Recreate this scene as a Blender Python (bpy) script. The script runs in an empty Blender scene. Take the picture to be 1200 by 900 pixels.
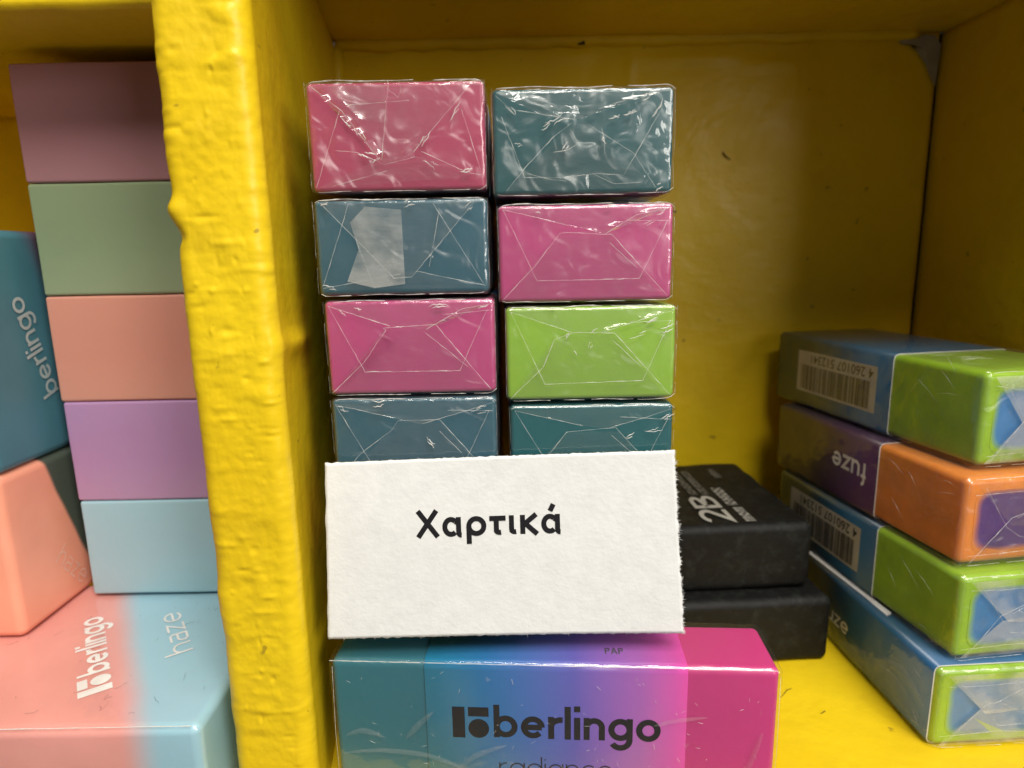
import bpy, bmesh, math, random
from mathutils import Vector, Matrix, noise as mn
R = math.radians
S = bpy.context.scene
COL = S.collection
MM = 0.001
FLZ = 75.0          # camera sits 75 mm above the shelf floor


def P(x, y, z):
    """millimetres measured from the camera (x right, y away, z up) -> world metres, floor at z = 0"""
    return Vector((x * MM, y * MM, (z + FLZ) * MM))


# ------------------------------------------------------------------ camera
cam = bpy.data.cameras.new('camera')
camo = bpy.data.objects.new('camera', cam)
COL.objects.link(camo)
cam.sensor_width = 36
cam.lens = 22.5
cam.clip_start = 0.005
cam.clip_end = 10
pit, rol = R(11.2), R(1.1)
F = Vector((0, math.cos(pit), -math.sin(pit)))
R0 = Vector((1, 0, 0))
U0 = Vector((0, math.sin(pit), math.cos(pit)))
rr = math.cos(rol) * R0 - math.sin(rol) * U0
uu = math.cos(rol) * U0 + math.sin(rol) * R0
m = Matrix((rr, uu, -F)).transposed().to_4x4()
m.translation = P(0, 0, 0)
camo.matrix_world = m
cam.dof.use_dof = True
cam.dof.focus_distance = 0.083
cam.dof.aperture_fstop = 26
S.camera = camo

# ------------------------------------------------------------------ world, lamps, exposure
W = bpy.data.worlds.new('World')
S.world = W
W.use_nodes = True
W.node_tree.nodes['Background'].inputs[0].default_value = (1, .93, .82, 1)
W.node_tree.nodes['Background'].inputs[1].default_value = 0.13


def lamp(name, loc, aim, sx, sy, power, col):
    l = bpy.data.lights.new(name, 'AREA')
    l.shape = 'RECTANGLE'
    l.size, l.size_y = sx * MM, sy * MM
    l.energy = power
    l.color = col
    o = bpy.data.objects.new(name, l)
    COL.objects.link(o)
    o.location = P(*loc)
    d = P(*aim) - P(*loc)
    o.rotation_euler = d.to_track_quat('-Z', 'Y').to_euler()
    return o


lamp('ceiling_tube_lamp', (90, -130, 560), (0, 90, -20), 460, 60, 2.4, (1, .94, .84))
lamp('ceiling_panel_lamp', (110, -250, 400), (0, 90, -20), 260, 160, 3.0, (1, .95, .87))
lamp('side_fill_lamp', (340, -330, 130), (-10, 90, -20), 220, 200, 1.5, (1, .95, .88))  # added low fill from the right, brightens the divider's side

S.view_settings.view_transform = 'Standard'
S.view_settings.look = 'None'
S.view_settings.exposure = -0.12
S.view_settings.gamma = 1
S.render.engine = 'CYCLES'
S.cycles.use_denoising = True
S.cycles.max_bounces = 8
S.cycles.transparent_max_bounces = 24
S.cycles.caustics_reflective = False
S.cycles.caustics_refractive = False
S.cycles.sample_clamp_indirect = 4


# ------------------------------------------------------------------ materials
class NT:
    def __init__(s, name):
        s.m = bpy.data.materials.new(name)
        s.m.use_nodes = True
        s.t = s.m.node_tree
        s.n = s.t.nodes
        s.b = s.n['Principled BSDF']
        s.out = s.n['Material Output']
        s.tc = s.n.new('ShaderNodeTexCoord')

    def noise(s, scale, detail=3, rough=.5, stretch=None, dist=0):
        t = s.n.new('ShaderNodeTexNoise')
        t.inputs['Scale'].default_value = scale
        t.inputs['Detail'].default_value = detail
        t.inputs['Roughness'].default_value = rough
        t.inputs['Distortion'].default_value = dist
        if stretch:
            mp = s.n.new('ShaderNodeMapping')
            mp.inputs['Scale'].default_value = stretch
            s.l(s.tc.outputs['Object'], mp.inputs[0])
            s.l(mp.outputs[0], t.inputs['Vector'])
        else:
            s.l(s.tc.outputs['Object'], t.inputs['Vector'])
        return t.outputs['Fac']

    def l(s, a, b):
        s.t.links.new(a, b)

    def ramp(s, fac, stops, mode='LINEAR'):
        r = s.n.new('ShaderNodeValToRGB')
        r.color_ramp.interpolation = mode
        e = r.color_ramp.elements
        while len(e) < len(stops):
            e.new(.5)
        for k, (p, c) in enumerate(stops):
            e[k].position = p
            e[k].color = (c, c, c, 1) if not hasattr(c, '__len__') else (*c, 1)
        s.l(fac, r.inputs[0])
        return r.outputs[0]

    def math(s, op, a, b=None, c=None):
        n = s.n.new('ShaderNodeMath')
        n.operation = op
        for k, v in enumerate((a, b, c)):
            if v is None:
                continue
            if isinstance(v, (int, float)):
                n.inputs[k].default_value = v
            else:
                s.l(v, n.inputs[k])
        return n.outputs[0]

    def mix(s, fac, a, b, blend='MIX'):
        n = s.n.new('ShaderNodeMix')
        n.data_type = 'RGBA'
        n.blend_type = blend
        for k, v in ((0, fac), (6, a), (7, b)):
            if isinstance(v, (int, float)):
                n.inputs[k].default_value = v
            elif isinstance(v, tuple):
                n.inputs[k].default_value = (*v, 1)
            else:
                s.l(v, n.inputs[k])
        return n.outputs[2]

    def bump(s, h, dist, strength=1, chain=None):
        n = s.n.new('ShaderNodeBump')
        n.inputs['Strength'].default_value = strength
        n.inputs['Distance'].default_value = dist
        s.l(h, n.inputs['Height'])
        if chain:
            s.l(chain, n.inputs['Normal'])
        return n.outputs[0]

    def axis(s, k):
        x = s.n.new('ShaderNodeSeparateXYZ')
        s.l(s.tc.outputs['Object'], x.inputs[0])
        return x.outputs[k]


def plain(name, col, rough=.5, sss=0, spec=.5, mottle=.12, bscale=900, bdist=.00004):
    q = NT(name)
    n = q.noise(260, 4)
    c = q.mix(q.ramp(n, [(.3, 0), (.7, 1)]), tuple(v * (1 - mottle) for v in col), tuple(min(1, v * (1 + mottle)) for v in col))
    q.l(c, q.b.inputs['Base Color'])
    q.b.inputs['Roughness'].default_value = rough
    q.b.inputs['Specular IOR Level'].default_value = spec
    if sss:
        q.b.inputs['Subsurface Weight'].default_value = sss
        q.b.inputs['Subsurface Radius'].default_value = (.9, .6, .4)
        q.b.inputs['Subsurface Scale'].default_value = .003
    q.l(q.bump(q.noise(bscale, 3), bdist), q.b.inputs['Normal'])
    return q.m


def gradient(name, ax, stops, lo, hi, rough=.4, sss=0, wob=.0006):
    """colour running along one axis of the thing (printed or moulded that way); lo, hi in mm"""
    q = NT(name)
    a = q.axis(ax)
    w = q.math('MULTIPLY_ADD', q.noise(90, 2), wob * 2, a)
    mr = q.n.new('ShaderNodeMapRange')
    mr.inputs[1].default_value = lo * MM + wob
    mr.inputs[2].default_value = hi * MM + wob
    q.l(w, mr.inputs[0])
    c = q.ramp(mr.outputs[0], stops)
    q.l(c, q.b.inputs['Base Color'])
    q.b.inputs['Roughness'].default_value = rough
    if sss:
        q.b.inputs['Subsurface Weight'].default_value = sss
        q.b.inputs['Subsurface Radius'].default_value = (.9, .6, .4)
        q.b.inputs['Subsurface Scale'].default_value = .003
    q.l(q.bump(q.noise(700, 3), .00003), q.b.inputs['Normal'])
    return q.m


def film_mat(name, haze=0.05, cloud=0.0, seed=0.0, wr=1.0):
    q = NT(name)
    tr = q.n.new('ShaderNodeBsdfTransparent')
    tr.inputs[0].default_value = (.97, .97, .97, 1)
    gl = q.n.new('ShaderNodeBsdfGlossy')
    gl.inputs['Roughness'].default_value = .09
    gl.inputs[0].default_value = (1, 1, 1, 1)
    df = q.n.new('ShaderNodeBsdfDiffuse')
    df.inputs[0].default_value = (.75, .74, .7, 1)
    lw = q.n.new('ShaderNodeLayerWeight')
    lw.inputs['Blend'].default_value = .5
    geo = q.n.new('ShaderNodeNewGeometry')
    mp = q.n.new('ShaderNodeMapping')
    mp.inputs['Location'].default_value = (seed, seed * .7, seed * .3)
    q.l(q.tc.outputs['Object'], mp.inputs[0])

    def ns(sc, det, dist=0):
        t = q.n.new('ShaderNodeTexNoise')
        t.inputs['Scale'].default_value = sc
        t.inputs['Detail'].default_value = det
        t.inputs['Distortion'].default_value = dist
        q.l(mp.outputs[0], t.inputs['Vector'])
        return t.outputs['Fac']
    b1 = q.bump(ns(150, 2, .8), .0005 * wr)
    b2 = q.bump(ns(380, 2, 1.2), .00009 * wr, chain=b1)
    q.l(b2, gl.inputs['Normal'])
    m1 = q.n.new('ShaderNodeMixShader')
    fz = q.math('MULTIPLY_ADD', q.math('POWER', lw.outputs['Facing'], 5), .5, .055)
    q.l(q.math('MULTIPLY', fz, q.math('SUBTRACT', 1, geo.outputs['Backfacing'])), m1.inputs[0])
    q.l(tr.outputs[0], m1.inputs[1])
    q.l(gl.outputs[0], m1.inputs[2])
    g2 = q.n.new('ShaderNodeBsdfGlossy')
    g2.inputs['Roughness'].default_value = .36
    b3 = q.bump(ns(210, 1, 1.5), .0010 * wr)
    q.l(b3, g2.inputs['Normal'])
    ms = q.n.new('ShaderNodeMixShader')
    q.l(q.math('MULTIPLY', q.ramp(ns(170, 2, 1.0), [(.38, .01), (.62, .048 * wr)]), q.math('SUBTRACT', 1, geo.outputs['Backfacing'])), ms.inputs[0])
    q.l(m1.outputs[0], ms.inputs[1])
    q.l(g2.outputs[0], ms.inputs[2])
    m2 = q.n.new('ShaderNodeMixShader')
    mph = q.n.new('ShaderNodeMapping')
    mph.inputs['Scale'].default_value = (1, 1, 7)
    q.l(q.tc.outputs['Object'], mph.inputs[0])
    th = q.n.new('ShaderNodeTexNoise')
    th.inputs['Scale'].default_value = 620
    th.inputs['Detail'].default_value = 4
    q.l(mph.outputs[0], th.inputs['Vector'])
    base = q.ramp(th.outputs['Fac'], [(.3, haze * .75), (.8, haze * 1.35)])
    if cloud:
        cl = q.ramp(ns(150, 4, .3), [(.42, 0), (.6, cloud)])
        base = q.math('ADD', base, cl)
    q.l(base, m2.inputs[0])
    q.l(ms.outputs[0], m2.inputs[1])
    q.l(df.outputs[0], m2.inputs[2])
    q.l(m2.outputs[0], q.out.inputs[0])
    q.n.remove(q.b)
    return q.m


def ridge_mat(name, opac=.5):
    q = NT(name)
    tr = q.n.new('ShaderNodeBsdfTransparent')
    m1 = q.n.new('ShaderNodeMixShader')
    q.b.inputs['Base Color'].default_value = (.8, .79, .76, 1)  # whitish colour paints highlights onto the film ridges
    q.b.inputs['Roughness'].default_value = .18
    q.b.inputs['Specular IOR Level'].default_value = .8
    q.l(q.ramp(q.noise(480, 3), [(.35, opac * .35), (.62, opac)]), m1.inputs[0])
    q.l(tr.outputs[0], m1.inputs[1])
    q.l(q.b.outputs[0], m1.inputs[2])
    q.l(m1.outputs[0], q.out.inputs[0])
    return q.m


def paint_mat():
    q = NT('yellow_gloss_paint')
    n1 = q.noise(26, 4, .55)
    n2 = q.noise(120, 5, .6)
    c = q.mix(q.ramp(n1, [(.3, 0), (.7, 1)]), (.72, .485, .008), (.80, .575, .012))
    c = q.mix(q.ramp(n2, [(.55, 0), (.8, .35)]), c, (.55, .36, .012))
    spk = q.ramp(q.noise(330, 2), [(.735, 0), (.76, 1)])
    c = q.mix(q.math('MULTIPLY', spk, .55), c, (.16, .10, .02))
    q.l(c, q.b.inputs['Base Color'])
    q.l(q.ramp(n2, [(.3, .32), (.7, .48)]), q.b.inputs['Roughness'])
    q.b.inputs['Specular IOR Level'].default_value = .33
    b = q.bump(q.noise(75, 3, .5, dist=.4), .00045)
    b = q.bump(q.noise(320, 4, .6), .00009, chain=b)
    b = q.bump(q.noise(160, 2, .5, stretch=(1, 1, 3)), .00008, chain=b)
    q.l(b, q.b.inputs['Normal'])
    return q.m


M = {}
M['paint'] = paint_mat()
M['gap'] = plain('dark_gap', (.012, .01, .006), .9)
M['bare'] = plain('bare_grey_filler', (.33, .30, .25), .8, bdist=.0002)
M['film'] = [film_mat('clear_film_%s' % w, hz, 0, sd, wr) for w, hz, sd, wr in
             (('smooth', .008, .1, .45), ('creased', .03, .37, 1.0), ('wrinkled', .03, .71, 1.5))]
M['filmcloud'] = film_mat('clear_film_with_glue_haze', .05, .22, .55, 1.2)
M['ridge'] = ridge_mat('film_crease', .38)
M['ridge_hi'] = ridge_mat('film_crease_highlight', .7)
M['scr'] = ridge_mat('film_scratch', .45)
M['paper'] = None


# ------------------------------------------------------------------ mesh helpers
def link(name, verts, faces, mat, parent=None, smooth=True, fm=None):
    me = bpy.data.meshes.new(name)
    me.from_pydata([tuple(v) for v in verts], [], faces)
    for mt in (mat if isinstance(mat, (list, tuple)) else [mat]):
        me.materials.append(mt)
    if fm:
        me.polygons.foreach_set('material_index', fm)
    if smooth:
        me.polygons.foreach_set('use_smooth', [True] * len(me.polygons))
    me.update()
    o = bpy.data.objects.new(name, me)
    COL.objects.link(o)
    if parent:
        o.parent = parent
    return o


def thing(name, loc, yaw=0, label=None, cat=None, group=None, kind=None, rot=None):
    o = bpy.data.objects.new(name, None)
    o.empty_display_size = .005
    COL.objects.link(o)
    o.location = P(*loc)
    o.rotation_euler = rot if rot else (0, 0, R(yaw))
    tag(o, label, cat, group, kind)
    return o


def tag(o, label=None, cat=None, group=None, kind=None):
    for k, v in (('label', label), ('category', cat), ('group', group), ('kind', kind)):
        if v:
            o[k] = v
    return o


def spaced(h, r, n, nr):
    a = [-h + r * (1 - math.cos(k / nr * math.pi / 2)) for k in range(nr)] if r else []
    a = [-h + r * k / nr for k in range(nr)]
    inner = [(-h + r) + (2 * h - 2 * r) * k / n for k in range(n + 1)]
    return a + inner + [-v for v in reversed(a)]


def gridbox(w, l, hgt, r, n=(2, 4, 2), nr=3, disp=None, scale=MM, skip=()):
    """rounded box, centred in x, y, sitting on z = 0 (mm); disp(p, nrm) -> offset in mm"""
    hs = (w / 2, l / 2, hgt / 2)
    ax = [spaced(hs[k], r, n[k], nr) for k in range(3)]
    vid, verts, faces = {}, [], []

    def vert(p):
        key = (round(p[0], 4), round(p[1], 4), round(p[2], 4))
        if key in vid:
            return vid[key]
        q = Vector([max(-hs[k] + r, min(hs[k] - r, p[k])) for k in range(3)])
        d = Vector(p) - q
        # even angular spacing round the edge
        dd = Vector([math.copysign(math.tan(min(1, abs(c) / r) * math.pi / 4), c) if r else 0 for c in d])
        nrm = dd.normalized() if dd.length > 1e-9 else Vector((0, 0, 1))
        v = q + nrm * r
        if disp:
            v = v + disp(v, nrm)
        vid[key] = len(verts)
        verts.append(((v.x) * scale, (v.y) * scale, (v.z + hs[2]) * scale))
        return vid[key]
    for k in range(3):
        a, b = (k + 1) % 3, (k + 2) % 3
        for sgn in (-1, 1):
            if (k, sgn) in skip:
                continue
            for i in range(len(ax[a]) - 1):
                for j in range(len(ax[b]) - 1):
                    qd = []
                    for (ii, jj) in ((i, j), (i + 1, j), (i + 1, j + 1), (i, j + 1)):
                        p = [0, 0, 0]
                        p[k] = sgn * hs[k]
                        p[a] = ax[a][ii]
                        p[b] = ax[b][jj]
                        qd.append(vert(p))
                    if sgn < 0:
                        qd.reverse()
                    if len(set(qd)) == 4:
                        faces.append(qd)
    return verts, faces


def sleeve_mesh(w, hgt, y0, y1, r, th=.3, nr=4):
    """open tube of card round a bar: profile in x,z, running y0..y1 (mm); returns verts, faces, material index (1 = cut edge)"""
    def prof(g):
        pts = []
        hw, hh, rad = w / 2 + g, hgt / 2 + g, r + g
        for cx, cz, a0 in ((hw - rad, hh - rad, 0), (-hw + rad, hh - rad, 90), (-hw + rad, -hh + rad, 180), (hw - rad, -hh + rad, 270)):
            for k in range(nr + 1):
                a = R(a0 + 90 * k / nr)
                pts.append((cx + rad * math.cos(a), cz + rad * math.sin(a) + hgt / 2))
        return pts
    po, pi_ = prof(th), prof(.04)
    n = len(po)
    V = []
    for y in (y0, y1):
        for g in (po, pi_):
            V += [(x * MM, y * MM, z * MM) for x, z in g]
    Fc, fm = [], []
    for k in range(n):
        j = (k + 1) % n
        Fc.append((k, j, 2 * n + j, 2 * n + k)); fm.append(0)
        Fc.append((n + j, n + k, 3 * n + k, 3 * n + j)); fm.append(1)
        Fc.append((j, k, n + k, n + j)); fm.append(1)
        Fc.append((2 * n + k, 2 * n + j, 3 * n + j, 3 * n + k)); fm.append(1)
    return V, Fc, fm


def tube(V, Fc, pts, rad, n=6):
    """append a thin tube along pts (mm) with radii rad (mm)"""
    pts = [Vector(p) for p in pts]
    if isinstance(rad, (int, float)):
        rad = [rad] * len(pts)
    base = len(V)
    for i, p in enumerate(pts):
        t = (pts[min(i + 1, len(pts) - 1)] - pts[max(i - 1, 0)])
        if t.length < 1e-9:
            t = Vector((1, 0, 0))
        t.normalize()
        a = t.cross(Vector((0.02, 1, 0.01)))
        if a.length < .1:
            a = t.cross(Vector((1, 0, 0)))
        a.normalize()
        b = t.cross(a)
        for k in range(n):
            an = 2 * math.pi * k / n
            v = p + (a * math.cos(an) + b * math.sin(an)) * rad[i]
            V.append(tuple(v * MM))
    for i in range(len(pts) - 1):
        for k in range(n):
            j = (k + 1) % n
            Fc.append((base + i * n + k, base + i * n + j, base + (i + 1) * n + j, base + (i + 1) * n + k))
    Fc.append(tuple(base + k for k in range(n))[::-1])
    Fc.append(tuple(base + (len(pts) - 1) * n + k for k in range(n)))


# ------------------------------------------------------------------ stroke lettering
def arc(cx, cy, r, a0, a1, n=18, ry=None):
    ry = r if ry is None else ry
    return [(cx + r * math.cos(R(a0 + (a1 - a0) * k / n)), cy + ry * math.sin(R(a0 + (a1 - a0) * k / n))) for k in range(n + 1)]


def glyph(ch, t):
    """returns (advance, list of centre lines); x-height 1, stroke width t"""
    h = t / 2
    r = .5 - h
    A = 1.48
    ring = arc(.5, .5, r, 0, 360, 30)
    if ch == 'o': return 1.0, [ring]
    if ch == 'b': return 1.0, [ring, [(h, 0), (h, A)]]
    if ch == 'd': return 1.0, [ring, [(1 - h, 0), (1 - h, A)]]
    if ch == 'a': return 1.0, [ring, [(1 - h, 0), (1 - h, 1)]]
    if ch == 'c': return .9, [arc(.5, .5, r, 50, 310)]
    if ch == 'e': return 1.0, [arc(.5, .5, r, 0, 318, 28), [(h, .5), (1 - h, .5)]]
    if ch == 'l': return t, [[(h, 0), (h, A)]]
    if ch == 'i': return t, [[(h, 0), (h, 1)], [(h, 1.26), (h, 1.26 + t)]]
    if ch == 'r': return .55, [[(h, 0), (h, 1)], arc(h + .42, .56, .42, 180, 82, 12, .44 - h)]
    if ch == 'n': return .88, [[(h, 0), (h, 1)], arc(.44, .56, .44 - h, 180, 0, 18) + [(.88 - h, 0)]]
    if ch == 'h': return .88, [[(h, 0), (h, A)], arc(.44, .56, .44 - h, 180, 0, 18) + [(.88 - h, 0)]]
    if ch == 'u': return .88, [[(.88 - h, 0), (.88 - h, 1)], [(h, 1)] + arc(.44, .44, .44 - h, 180, 360, 18)]
    if ch == 'g': return 1.0, [ring, [(1 - h, 1), (1 - h, .04)] + arc(.5, .04, r, 0, -150, 18, r * .95)]
    if ch == 'z': return .8, [[(.02, 1 - h), (.74, 1 - h), (.06, h), (.8, h)]]
    if ch == 'f': return .5, [[(.2, 0), (.2, 1.2)] + arc(.2 + .24, 1.2, .24, 180, 95, 8), [(0, 1 - h), (.48, 1 - h)]]
    if ch == 'A2':  # squared double-storey a
        return .8, [[(.06, 1 - h), (.62, 1 - h), (.8 - h, .82), (.8 - h, 0)], [(.8 - h, h), (.2, h), (h, .18), (h, .4), (.2, .56), (.8 - h, .56)]]
    if ch == 'P': return .72, [[(h, 0), (h, 1.3 - h), (.45, 1.3 - h)] + arc(.42, .94, .3 - h, 90, -90, 10, .36 - h) + [(h, .58 + h)]]
    if ch == 'A': return .86, [[(h * .6, 0), (.43, 1.3), (.86 - h * .6, 0)], [(.16, .42), (.7, .42)]]
    if ch == '2': return .8, [arc(.4, .95, .34, 160, -20, 14) + [(h, h), (.8, h)]]
    if ch == 'B': return .85, [[(h, 0), (h, 1.3 - h), (.45, 1.3 - h)] + arc(.45, .98, .3, 90, -90, 10, .32 - h) + [(h, .66)], [(.45, .66)] + arc(.45, .36, .36, 90, -90, 10, .36 - h) + [(h, h)]]
    # Greek, semibold humanist shapes (own widths)
    if ch == 'Chi': return 1.2, [[(.08, 0), (1.08, 1.38)], [(.10, 1.38), (1.12, 0)]]
    if ch == 'alpha': return 1.1, [arc(.46, .5, .46 - h, 48, 312, 22, .52 - h), [(.46 + (.46 - h) * .66, .5 + (.52 - h) * .74), (.80, .80)][:1] + [(.83, .70)], [(.86, 1.0), (.86, .28)] + arc(1.0, .2, .14, 170, 275, 6)]
    if ch == 'rho': return 1.06, [arc(.53, .5, .53 - h, 0, 360, 28, .52 - h), [(h, .5), (h, -.42)]]
    if ch == 'tau': return .86, [[(0, 1 - h), (.86, 1 - h)], [(.36, 1 - h), (.36, .26)] + arc(.54, .24, .18, 180, 290, 8, .24 - h)]
    if ch == 'iota': return .42, [[(h, 1), (h, .26)] + arc(h + .18, .24, .18, 180, 290, 8, .24 - h)]
    if ch == 'kappa': return .95, [[(h, 0), (h, 1)], [(.86, 1.02), (.20, .50)], [(.26, .56), (.90, -.02)]]
    if ch == 'alphat':
        a, s = glyph('alpha', t)
        return a, s + [[(.48, 1.17), (.66, 1.52)]]
    return .5, []


def strip(V, Fc, pts, t, z, closed=False):
    """flat ribbon of width t along a polyline with mitred joints"""
    dn = []
    for a_, b_ in zip(pts[:-1], pts[1:]):
        dd_ = math.hypot(b_[0] - a_[0], b_[1] - a_[1])
        kk = max(1, int(dd_ / .25))
        dn += [(a_[0] + (b_[0] - a_[0]) * q_ / kk, a_[1] + (b_[1] - a_[1]) * q_ / kk) for q_ in range(kk)]
    pts = dn + [pts[-1]]
    n = len(pts)
    closed = n > 3 and abs(pts[0][0] - pts[-1][0]) < 1e-6 and abs(pts[0][1] - pts[-1][1]) < 1e-6
    b = len(V)
    for i in range(n):
        if closed:
            p0 = pts[i - 1] if i > 0 else pts[n - 2]
            p1 = pts[i + 1] if i < n - 1 else pts[1]
        else:
            p0, p1 = pts[max(0, i - 1)], pts[min(n - 1, i + 1)]
        c = Vector(pts[i])
        d0 = (c - Vector(p0))
        d1 = (Vector(p1) - c)
        if d0.length < 1e-9: d0 = d1
        if d1.length < 1e-9: d1 = d0
        d0.normalize(); d1.normalize()
        tn = (d0 + d1)
        if tn.length < 1e-6: tn = d0
        tn.normalize()
        nr = Vector((-tn.y, tn.x))
        k = 1 / max(.45, nr.dot(Vector((-d0.y, d0.x))))
        for sg in (-1, 1):
            v = c + nr * (sg * t / 2 * k)
            V.append((v.x, v.y, z))
    for i in range(n - 1):
        a = b + 2 * i
        Fc.append((a, a + 2, a + 3, a + 1))


def word(chars, t, track=.16):
    """returns verts, faces with x-height 1, and the width"""
    V, Fc = [], []
    x = 0
    k = 0
    for ch in chars:
        if ch == ' ':
            x += .5
            continue
        adv, st = glyph(ch, t)
        for pl in st:
            strip(V, Fc, [(px + x, py) for px, py in pl], t, k)
            k += 1
        x += adv + track
    return V, Fc, x - track


def icon(V, Fc, s, z0):
    """bar, small block and disc, overall height s"""
    def rect(x0, y0, x1, y1):
        b = len(V)
        V.extend([(x0, y0, z0), (x1, y0, z0), (x1, y1, z0), (x0, y1, z0)])
        Fc.append((b, b + 1, b + 2, b + 3))
    rect(0, 0, .36 * s, s)
    rect(.46 * s, .70 * s, 1.05 * s, s)
    b = len(V)
    for k in range(28):
        a = 2 * math.pi * k / 28
        V.append((.755 * s + .30 * s * math.cos(a), .31 * s + .31 * s * math.sin(a), z0))
    Fc.append(tuple(range(b, b + 28)))


def place_print(name, V, Fc, origin, ex, ey, sx, sy, mat, parent, lift=.02, step=.006):
    """flat print: word coordinates -> local mm frame; strokes stepped apart by a few microns"""
    ex, ey = Vector(ex).normalized(), Vector(ey).normalized()
    nz = ex.cross(ey)
    o = Vector(origin)
    out = [(o + ex * (v[0] * sx) + ey * (v[1] * sy) + nz * (lift + step * (v[2] % 9))) * MM for v in V]
    return link(name, out, Fc, mat, parent, smooth=False)


# ------------------------------------------------------------------ film wrap with folded ends
def film(parent, w, l, hgt, gap, seed, amp=.12, n=(22, 26, 14), r=.9, mat=0, dz=0.0):
    off = Vector((seed * 7.3, seed * 3.1, seed * 1.7))
    hw, hl, hh = w / 2, l / 2, hgt / 2

    def disp(v, nr):
        p = v * .55 + off
        a = mn.noise(p) * amp
        e = 0
        near = sum(1 for c, h in ((abs(v.x), hw), (abs(v.y), hl), (abs(v.z), hh)) if h - c < 1.3)
        if near >= 2:
            e = mn.noise(v * 1.7 + off) * amp * 1.3
        return nr * (a * .6 + e * .6 + amp * .45)
    V, Fc = gridbox(w + 2 * gap, l + 2 * gap, hgt + 2 * gap, r, n, 3, disp)
    V = [(x, y, z + (dz - gap) * MM) for x, y, z in V]
    return link('clear_film', V, Fc, mat if not isinstance(mat, int) else M['film'][mat], parent)


FOLDS = {
    'std': dict(flaps=[[(.02, .03), (.32, .68), (.40, .72), (.66, .72), (.97, .03)],
                       [(.03, .97), (.40, .77), (.58, .73), (.82, .88), (.98, .96)]],
                lines=[[(.02, .03), (.19, .38), (.32, .68), (.38, .72), (.67, .72), (.97, .04)], [(.70, .86), (.98, .85)], [(.62, .63), (.8, .33)],
                       [(.03, .96), (.24, .22), (.82, .22), (.96, .86)],
                       [(.03, .96), (.41, .77)], [(.58, .73), (.82, .88), (.98, .95)]]),
    'vee': dict(flaps=[[(.05, .97), (.42, .15), (.57, .15), (.94, .98)],
                       [(.03, .06), (.46, .24), (.56, .22), (.98, .06)]],
                lines=[[(.05, .97), (.42, .15), (.57, .15), (.94, .98)], [(.19, .96), (.03, .10)],
                       [(.70, .95), (.97, .10)], [(.03, .08), (.46, .24)], [(.55, .22), (.98, .08)], [(.62, .3), (.72, .9)]]),
    'low': dict(flaps=[[(.04, .96), (.2, .70), (.42, .26), (.6, .3), (.92, .94)],
                       [(.03, .03), (.42, .3), (.62, .32), (.97, .12)], [(.12, .95), (.30, .62), (.45, .60), (.46, .96)]],
                lines=[[(.04, .95), (.2, .72), (.42, .30)], [(.92, .94), (.63, .34)], [(.19, .72), (.03, .04)],
                       [(.42, .28), (.62, .31)], [(.64, .36), (.9, .14), (.97, .13)], [(.14, .40), (.3, .36), (.42, .26)],
                       [(.44, .3), (.44, .95)], [(.2, .82), (.56, .84)], [(.43, 1.0), (.45, .91), (.5, .87), (.55, .91), (.57, 1.0)], [(.88, .7), (.97, .16)], [(.12, .05), (.4, .22)]]),
    'high': dict(flaps=[[(.02, .95), (.3, .74), (.44, .70), (.6, .78), (.99, .97)],
                        [(.07, .04), (.28, .42), (.46, .66), (.56, .66), (.9, .05)]],
                 lines=[[(.07, .04), (.2, .26), (.36, .52), (.46, .66)], [(.56, .66), (.74, .36), (.9, .05)],
                        [(.05, .72), (.16, .20), (.34, .17), (.56, .19), (.76, .20), (.93, .80)], [(.02, .93), (.1, .78), (.44, .7)],
                        [(.58, .8), (.8, .88), (.99, .96)], [(.58, .62), (.64, .5), (.65, .36)], [(.44, .62), (.43, .5), (.38, .38), (.34, .36)],
                        [(.58, .16), (.7, .09), (.83, .1)], [(.18, .18), (.3, .12), (.43, .13)]]),
    'core': dict(flaps=[[(.02, .04), (.30, .5), (.6, .52), (.97, .04)], [(.03, .97), (.32, .45), (.64, .45), (.97, .97)]],
                 lines=[[(.05, .04), (.32, .56), (.45, .62)], [(.12, .92), (.34, .40), (.40, .30), (.62, .28)], [(.04, .84), (.3, .83), (.96, .86)],
                        [(.02, .16), (.4, .17), (.97, .14)], [(.36, .5), (.8, .95)], [(.45, .6), (.97, .05)]]),
}


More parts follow.
